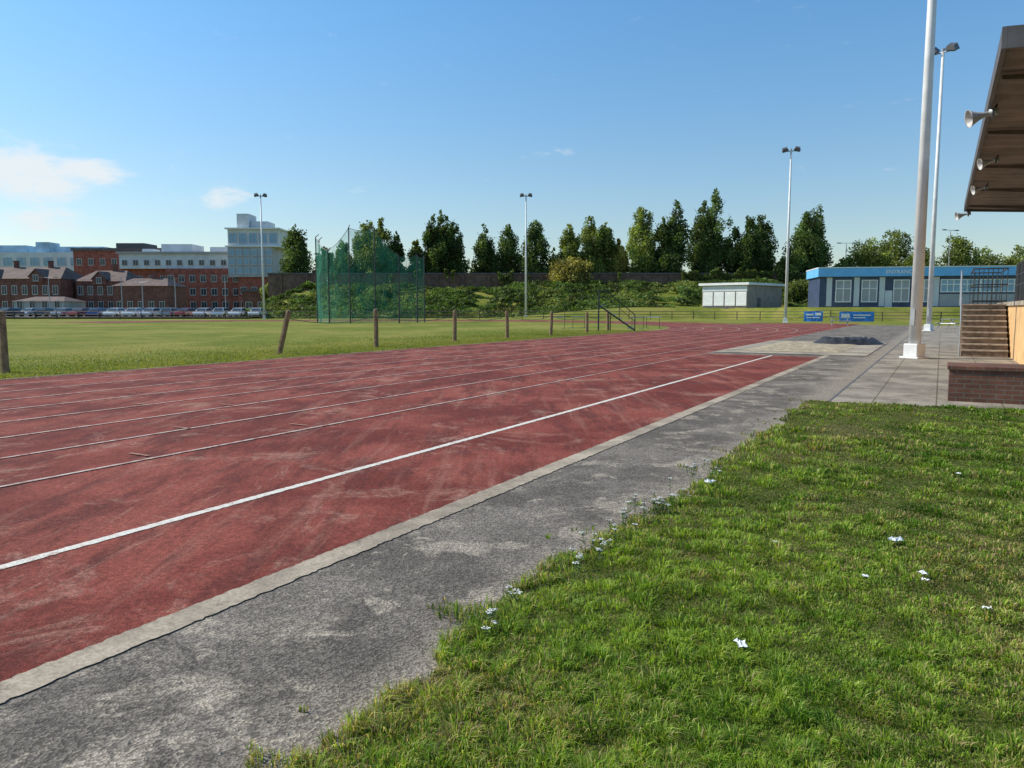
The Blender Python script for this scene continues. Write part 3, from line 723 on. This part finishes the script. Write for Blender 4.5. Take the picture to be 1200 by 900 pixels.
mk('railing',g,M['dark'],parent=e)
g=G(); g.box(.9,2.0,31.82,35.5,1.5,1.645); g.box(.95,1.1,35.2,35.4,0,1.5); mk('landing',g,M['concrete'],parent=e)
g=G(); g.tube((.55,28.0,0),(.55,28.0,1.1),.028,.028,8); g.tube((.55,28,1.08),(.55,30.5,2.75),.024,.024,8); g.tube((.55,30.5,1.6),(.55,30.5,2.8),.028,.028,8)
mk('handrail',g,M['galv'],parent=e)
sp=None
for (s,pp_) in ((18.0,-.66),(23.6,-1.0),(28.6,-1.0),(36.1,-.72)):
    if sp is None:
        sp=thing('loudspeaker','grey horn loudspeaker mounted on the stand roof edge','loudspeaker',P(s,pp_,5.30),-ANG,group='horn loudspeakers')
        g=G(); V=[];F=[]; prof=[(-.02,.05),(-.10,.06),(-.22,.10),(-.32,.16),(-.38,.205),(-.40,.215),(-.385,.20),(-.3,.13),(-.2,.07),(-.16,.01)]
        nn=20
        for (x,r) in prof:
            for k in range(nn): t=2*math.pi*k/nn; V.append((x,math.cos(t)*r,math.sin(t)*r*.8))
        for i in range(len(prof)-1):
            for k in range(nn): F.append((i*nn+k,i*nn+(k+1)%nn,(i+1)*nn+(k+1)%nn,(i+1)*nn+k))
        g.add(V,F); mk('horn',g,M['horn'],parent=sp,smooth=True,rot=(0,math.radians(-14),math.radians(15)))
        g=G(); g.tube((-.03,0,0),(.12,0,.03),.07,.08,14); mk('driver',g,M['galv'],parent=sp,smooth=True)
        g=G(); g.box(.02,.06,-.12,.12,-.1,-.08); g.box(.02,.06,-.13,-.115,-.1,.06); g.box(.02,.06,.115,.13,-.1,.06); g.tube((.06,0,.07),(.1,0,.16),.02,.02,6); mk('bracket',g,M['dark'],parent=sp)
    else: cthing(sp,P(s,pp_,5.28),scale=(.85,.85,.85) if s<30 else None)
e=thing('brick_wall','low dark brown brick retaining wall with brick coping beside grass','wall',P(14.3,-.16),-ANG)
g=G(); g.box(0,9,0,.9,-.05,.52); mk('brickwork',g,M['brick'],parent=e)
g=G(); g.box(-.03,9,-.03,.93,.52,.585); mk('coping',g,M['brick'],parent=e,bev=.01)
e=thing('concrete_plinth','raised concrete platform in front of the grandstand','platform',P(17.5,-1.1),-ANG)
g=G(); g.box(0,7,0,2.4,-.05,.25); mk('platform_body',g,M['concrete'],parent=e,bev=.02)
g=G(); g.box(-.02,7,-.02,2.42,.252,.30); mk('platform_edge',g,M['stone'],parent=e)
g=G(); n=40; V=[];F=[]
for i in range(n+1):
    for j in range(n+1):
        a=i/n*2-1; b=j/n*2-1
        f=float(nz(np.array(a*5),np.array(b*5),81,1.2)); f2=abs(float(nz(np.array(a*9+3),np.array(b*9),82,1.5)))
        r=max(0,1-(a*a+b*b)**.5*(1+.15*f))
        z=-.05+min(1,r*3)*(.24+.07*f+.12*f2)
        V.append((a*1.7*(1+.1*f),b*1.0,z))
for i in range(n):
    for j in range(n): a=i*(n+1)+j; F.append((a,a+n+1,a+n+2,a+1))
g.add(V,F); o=mk('tarpaulin',g,M['tarp'],loc=P(35.2,3.4,.05),rot=(0,0,.2),smooth=True); o['label']='crumpled dark tarpaulin heaped on the sand pit'; o['category']='tarpaulin'
# ---------------------------------------------------------------- cars
e=thing('parked_car','parked car in a row beyond the perimeter fence','car',(-40,121,.21),0,group='cars in the car park')
g=G()
prof=[(-2.1,.3),(-2.15,.62),(-2.0,.86),(-1.1,.95),(1.25,.98),(2.05,.9),(2.12,.6),(2.1,.3)]
g.prism([(a,b) for a,b in prof],-.86,.86)
cab=[(-1.15,.94),(-.45,1.42),(.95,1.46),(1.7,.97)]
V=[(x,-.82 if z<1 else -.66,z) for x,z in cab]+[(x,.82 if z<1 else .66,z) for x,z in cab]
g.add(V,[(0,1,2,3),(7,6,5,4),(0,4,5,1),(1,5,6,2),(2,6,7,3)])
body=mk('body',g,M['car'],parent=e,bev=.05)
g=G()
g.add([(-1.07,-.835,.99),(-.45,-.70,1.36),(.9,-.69,1.39),(1.45,-.82,1.0)],[(3,2,1,0)])
g.add([(-1.07,.835,.99),(-.45,.70,1.36),(.9,.69,1.39),(1.45,.82,1.0)],[(0,1,2,3)])
g.add([(-1.14,-.7,1.0),(-1.14,.7,1.0),(-.56,.6,1.39),(-.56,-.6,1.39)],[(0,3,2,1)])
g.add([(1.68,-.7,1.03),(1.68,.7,1.03),(1.08,.6,1.43),(1.08,-.6,1.43)],[(0,1,2,3)])
mk('window',g,M['glassdark'],parent=e)
g=G(); g.tube((0,-.1,0),(0,.1,0),.32,.32,14); wh=mk('wheel',g,M['rubber'],parent=e,loc=(-1.3,-.8,.32))
for x,y in((-1.3,.8),(1.3,-.8),(1.3,.8)): cpart(wh,e,(x,y,.32))
cols=[(.7,.7,.72),(.8,.8,.8),(.06,.06,.07),(.35,.36,.38),(.05,.08,.25),(.3,.03,.03),(.7,.7,.73),(.2,.21,.22),(.8,.8,.8),(.6,.62,.66)]
body.color=(*cols[0],1)
for row,(Y,off) in enumerate(((121,0),(132,1.2))):
    x=-42.8-off
    while x>-98:
        if random.random()<.86:
            c=random.choice(cols); cthing(e,(x,Y+random.uniform(-.3,.3),.21),math.radians(90+random.uniform(-3,3)+(180 if random.random()<.5 else 0)),color=(*c,1))
        x-=2.75
e.location=(-39.9,121,.21); e.rotation_euler=(0,0,math.radians(90))

# ---------------------------------------------------------------- hospital complex
def win_mesh(w,h,mats):
    g=G(); g.box(-w/2,w/2,-.06,-.004,0,h,1)
    for a,b,c,d in ((-w/2-.05,-w/2+.04,-.05,h+.05),(w/2-.04,w/2+.05,-.05,h+.05),(-.03,.03,0,h)): g.box(a,b,-.14,-.062,c,d,0)
    g.box(-w/2+.041,w/2-.041,-.13,-.063,h-.06,h+.04,0); g.box(-w/2+.041,w/2-.041,-.15,-.063,-.08,.05,0)
    return g
def block(e,name,x0,x1,y0,y1,z0,z1,mat,rows=(),cols=0,w=1.4,h=1.7,glass='glassdark',side=0):
    g=G(); g.box(x0,x1,y0,y1,z0,z1); mk(name,g,mat,parent=e)
    pr=None
    for r in rows:
        for k in range(cols):
            x=x0+(x1-x0)*(k+.5)/cols
            if pr is None: pr=mk('window',win_mesh(w,h,None),[M['frame'],M[glass]],parent=e,loc=(x,y0,r))
            else: cpart(pr,e,(x,y0,r))
        for k in range(side):
            y=y0+(y1-y0)*(k+.5)/side
            if pr: cpart(pr,e,(x1,y,r),(0,0,math.radians(90)))
def boxes(e,name,mat,bl):
    for b in bl:
        g=G(); g.box(*b); mk(name,g,mat,parent=e)
e=thing('hospital_building','modern red brick hospital block with grey clad top storey','hospital')
block(e,'wall',-89,-69.6,199,225,-.5,11.8,M['redbrick'],(1.6,5.0,8.4),7,1.4,1.7,side=6)
block(e,'upper_storey',-101,-69.9,199.6,224,11.8,15.6,M['palepanel'],(12.6,),11,1.3,1.4)
block(e,'wall',-101,-89.01,201,224,-.5,11.8,M['redbrick'],(1.6,5,8.4),4,1.3,1.6)
boxes(e,'roof',M['greypanel'],[(-101.5,-69.4,199.0,224.5,15.6,16.1)])
boxes(e,'roof_plant',M['palepanel'],[(-92,-84,204,212,16.1,18.4),(-80,-74,206,214,16.1,17.8),(-98,-95,206,210,16.1,17.3)])
e=thing('hospital_tower','pale glass and panel hospital tower with stepped roof','hospital tower')
block(e,'wall',-69.3,-58.6,196,214,-.5,9.5,M['redbrick'],(1.6,5.2),4,1.4,1.8)
block(e,'glazed_storey',-71.5,-60.2,195.4,214,9.5,17.2,M['greypanel'],(10.3,12.6,14.9),6,1.5,1.5,'skyglass')
block(e,'upper_storey',-71.5,-58.8,195.8,214,17.2,21.6,M['palepanel'],(18.0,),5,1.9,2.4,'skyglass')
boxes(e,'roof_plant',M['palepanel'],[(-69.5,-66.5,197,203,21.6,25.4),(-66.4,-62,198,204,21.6,23.6)])
boxes(e,'ledge',M['white'],[(-72,-58.3,195.0,214.4,17.0,17.3),(-72,-58.3,195.1,214.4,21.4,21.75)])
e=thing('brick_block','dark red brick hospital block with flat roof','building')
block(e,'wall',-122,-96,216,235,-.5,17.5,M['redbrick'],(13.6,),8,1.4,1.8)
boxes(e,'roof',M['fascia'],[(-122.4,-95.6,215.6,235.4,17.5,18.3),(-112,-104,220,228,18.3,20)])
e=thing('glass_office','distant pale blue glass office block','building')
block(e,'wall',-175,-118,235,255,-.5,18.5,M['palepanel'],(14.5,),14,2.6,2.4,'skyglass')
boxes(e,'roof_plant',M['skyglass'],[(-168,-150,240,250,18.5,21),(-140,-126,240,250,18.5,20.6),(-147,-143,240,246,18.5,22)])
def oldhouse(x0,x1,Y,dep,eav,ridge,ncol,label,gables=2,chim=2,mat='oldbrick'):
    e=thing('brick_house',label,'building'); g=G(); g.box(x0,x1,Y,Y+dep,-.5,eav); mk('wall',g,M[mat],parent=e)
    g=G(); V=[(x0-.3,Y-.3,eav),(x1+.3,Y-.3,eav),(x1+.3,Y+dep+.3,eav),(x0-.3,Y+dep+.3,eav),(x0+2,Y+dep/2,ridge),(x1-2,Y+dep/2,ridge)]
    g.add(V,[(0,1,5,4),(2,3,4,5),(0,4,3),(1,2,5),(3,2,1,0)]); rf=mk('roof',g,M['tileroof'],parent=e)
    for k in range(gables):
        gx=x0+(x1-x0)*(k+.5)/gables; w=1.5
        g=G(); g.prism([(gx-w,eav-.8),(gx+w,eav-.8),(gx+w,eav+.4),(gx,eav+1.9),(gx-w,eav+.4)],Y-.4,Y+dep*.35); mk('gable',g,M[mat],parent=e)
        g=G(); g.prism([(gx-w-.2,eav+.3),(gx,eav+1.95),(gx+w+.2,eav+.3),(gx+w+.2,eav+.5),(gx,eav+2.2),(gx-w-.2,eav+.5)],Y-.6,Y+dep*.36); mk('gable_roof',g,M['tileroof'],parent=e)
        mk('window',win_mesh(1.1,1.3,None),[M['frame'],M['glassdark']],parent=e,loc=(gx,Y-.4,eav-.5))
    for k in range(chim):
        gx=x0+(x1-x0)*(k+.9)/(chim+.6); g=G(); g.box(gx-.4,gx+.4,Y+dep/2-.4,Y+dep/2+.4,ridge-1.5,ridge+1.2); g.box(gx-.5,gx+.5,Y+dep/2-.5,Y+dep/2+.5,ridge+1.2,ridge+1.4)
        mk('chimney',g,M[mat],parent=rf)
    pr=None
    for r in (1.2,4.6) if eav>7 else (1.2,):
        for k in range(ncol):
            x=x0+(x1-x0)*(k+.5)/ncol
            if pr is None: pr=mk('window',win_mesh(1.1,1.9,None),[M['frame'],M['glassdark']],parent=e,loc=(x,Y,r))
            else: cpart(pr,e,(x,Y,r))
oldhouse(-118,-98,168,12,8.0,10.8,9,'long old brick building with brown hipped roof',2,2)
oldhouse(-97,-86,172,11,7.6,10.2,5,'old brick building with hipped roof and chimney',1,1)
oldhouse(-85.5,-74,166,10,6.4,8.2,5,'two storey brick building with low hipped roof',0,1)
oldhouse(-140,-119,172,12,8.6,11.6,9,'old brick building with brown hipped roof',2,2)
oldhouse(-100,-90,155,8,3.0,4.0,4,'low pale rendered outbuilding beside car park',0,0,'greypanel')
e=thing('utility_block','low dark brown flat-roofed block near the bank','building')
block(e,'wall',at(288,158),at(345,158),158,168,-.5,5.0,M['oldbrick'],(1.4,),4,1.3,1.5)
g=G(); g.box(at(288,158)-.3,at(345,158)+.3,157.7,168.3,5.0,5.5); mk('roof',g,M['fascia'],parent=e)

# ---------------------------------------------------------------- litter and flowers
def litter(x,y,s,seed,lab):
    r=np.random.default_rng(seed); g=G(); n=7; V=[]
    for i in range(n):
        for j in range(n): V.append(((i/(n-1)-.5)*s+r.normal(0,s*.05),(j/(n-1)-.5)*s*.7+r.normal(0,s*.05),abs(r.normal(0,s*.13))+.005))
    g.add(V,[(i*n+j,(i+1)*n+j,(i+1)*n+j+1,i*n+j+1) for i in range(n-1) for j in range(n-1)])
    o=mk('litter',g,M['paper'],loc=(x,y,float(verge_h(x,y))+.03),rot=(0,0,r.uniform(0,3))); o['label']=lab; o['category']='litter'; o['group']='litter on the grass'
for i,(x,y,s) in enumerate(((2.38,4.64,.08),(.977,3.15,.06),(1.64,6.25,.09),(2.22,4.03,.045),(2.18,3.93,.035),(1.89,3.99,.035),(2.27,3.55,.04),(3.9,6.6,.04),(1.62,4.62,.025))):
    litter(x,y,s,i,'crumpled white paper scrap lying in the grass')
def yarrow(x,y,h,seed):
    r=random.Random(seed); e=thing('yarrow_plant','small white-flowered yarrow growing at the path edge','flower',(x,y,.02),group='yarrow flowers')
    g=G()
    for k in range(r.randint(1,3)):
        a=r.uniform(0,6.28); d=r.uniform(.0,.05); tx,ty=math.cos(a)*d,math.sin(a)*d; hh=h*r.uniform(.7,1.1)
        g.tube((tx*.3,ty*.3,-.02),(tx,ty,hh),.002,.0015,5); hg=G()
        for q in range(12):
            b=r.uniform(0,6.28); dd=r.uniform(0,.019); cx_,cy_=tx+math.cos(b)*dd,ty+math.sin(b)*dd
            hg.tube((cx_,cy_,hh+.003*r.random()),(cx_,cy_,hh+.005),.004,.005,6)
            if q%3==0: g.tube((tx,ty,hh-.02),(cx_,cy_,hh),.001,.001,3)
        mk('flower_head',hg,M['petal'],parent=e)
        for q in range(5):
            zz=hh*r.uniform(.1,.8); b=r.uniform(0,6.28); g.tube((tx,ty,zz),(tx+math.cos(b)*.035,ty+math.sin(b)*.035,zz+.015),.003,.0008,4)
    mk('stem',g,M['stem'],parent=e)
for i in range(32):
    s=random.choice([random.gauss(4.6,.4),random.gauss(5.4,.4),random.gauss(4.0,.8),random.uniform(6,8)]); p=1.80+random.uniform(-.18,.12)
    x,y,_=P(s,p); yarrow(x,y,random.uniform(.07,.13),i)
g=G(); r=random.Random(5)
for k in range(450):
    s=r.uniform(1,14); p=1.8+abs(r.gauss(0,.25)) if r.random()<.6 else r.uniform(1.8,3.0)
    x,y,_=P(s,min(p,3.0)); q=r.uniform(.002,.006)
    g.add([(x-q,y-q*.7,.005),(x+q,y-q,.005),(x+q*.8,y+q,.005),(x-q,y+q*.8,.005),(x,y,.005+q)],[(0,1,4),(1,2,4),(2,3,4),(3,0,4)])
mk('gravel',g,M['stone'],kind='stuff')

# ---------------------------------------------------------------- light, sky, camera
AZ=math.radians(-76); EL=math.radians(40)
sd=Vector((math.sin(AZ)*math.cos(EL),math.cos(AZ)*math.cos(EL),math.sin(EL)))
sl=bpy.data.lights.new('sun','SUN'); sl.energy=5.0; sl.angle=math.radians(.5); sl.color=(1,.93,.81)
so=bpy.data.objects.new('sun',sl); COL.objects.link(so); so.rotation_euler=sd.to_track_quat('Z','Y').to_euler(); so.location=(0,0,50)
w=bpy.data.worlds.new('World'); scn.world=w; w.use_nodes=True; nt=w.node_tree
bg=nt.nodes['Background']; sky=N(nt,'ShaderNodeTexSky'); sky.sky_type='NISHITA'; sky.sun_disc=False
sky.sun_elevation=EL; sky.sun_rotation=AZ%(2*math.pi); sky.air_density=1.0; sky.dust_density=.6; sky.ozone_density=1.6
tcw=N(nt,'ShaderNodeTexCoord'); sx=N(nt,'ShaderNodeSeparateXYZ'); L(nt,tcw.outputs['Generated'],sx.inputs[0])
def mth(op,a,b=None): return mthm(nt,op,a,b)
az=mth('ARCTAN2',sx.outputs[0],sx.outputs[1]); el=mth('ARCSINE',sx.outputs[2])
tint=mixc(nt,ramp(nt,el,.0,.42),(.98,1.0,.98),(.74,1.20,1.40))
skc=mixc(nt,1,sky.outputs[0],tint,'MULTIPLY')
cv=N(nt,'ShaderNodeCombineXYZ'); L(nt,az,cv.inputs[0]); L(nt,mth('MULTIPLY',el,2.6),cv.inputs[1])
nn=noise(nt,16,8,.66,cv.outputs[0],.3); mask=None
for (u,v,wd,hd,amp) in ((15,206,3.6,2.0,1.05),(112,205,2.4,.95,1.1),(58,222,3.5,1.2,.8),(262,236,2.2,.75,.9),(30,266,5.5,1.5,.62),(130,262,3,.8,.45),(660,185,1.6,.5,.4),(590,178,1.0,.4,.35),(420,228,1.2,.4,.35),(-150,230,7,3,.9)):
    a0=math.atan((u-600)/900/1.01); e0=math.atan((362-v)/900*math.cos(a0))
    dx=mth('DIVIDE',mth('SUBTRACT',az,a0),math.radians(wd)); dy=mth('DIVIDE',mth('SUBTRACT',el,e0),math.radians(hd))
    q=mth('MULTIPLY',mth('EXPONENT',mth('MULTIPLY',mth('ADD',mth('MULTIPLY',dx,dx),mth('MULTIPLY',dy,dy)),-1)),amp)
    mask=q if mask is None else mth('MAXIMUM',mask,q)
dens=ramp(nt,mth('ADD',mth('MULTIPLY',mask,.75),mth('MULTIPLY',mth('SUBTRACT',nn,.5),1.5)),.18,.75,0,.9)
fin=mixc(nt,dens,skc,(6.6,7.0,7.2))
L(nt,fin,bg.inputs['Color']); bg.inputs['Strength'].default_value=.127
cam=bpy.data.cameras.new('camera'); co=bpy.data.objects.new('camera',cam); COL.objects.link(co)
cam.sensor_width=36; cam.lens=27; cam.clip_end=6000; cam.clip_start=.05
co.location=(0,0,1.5); co.rotation_euler=(math.radians(90-5.59),0,0); scn.camera=co
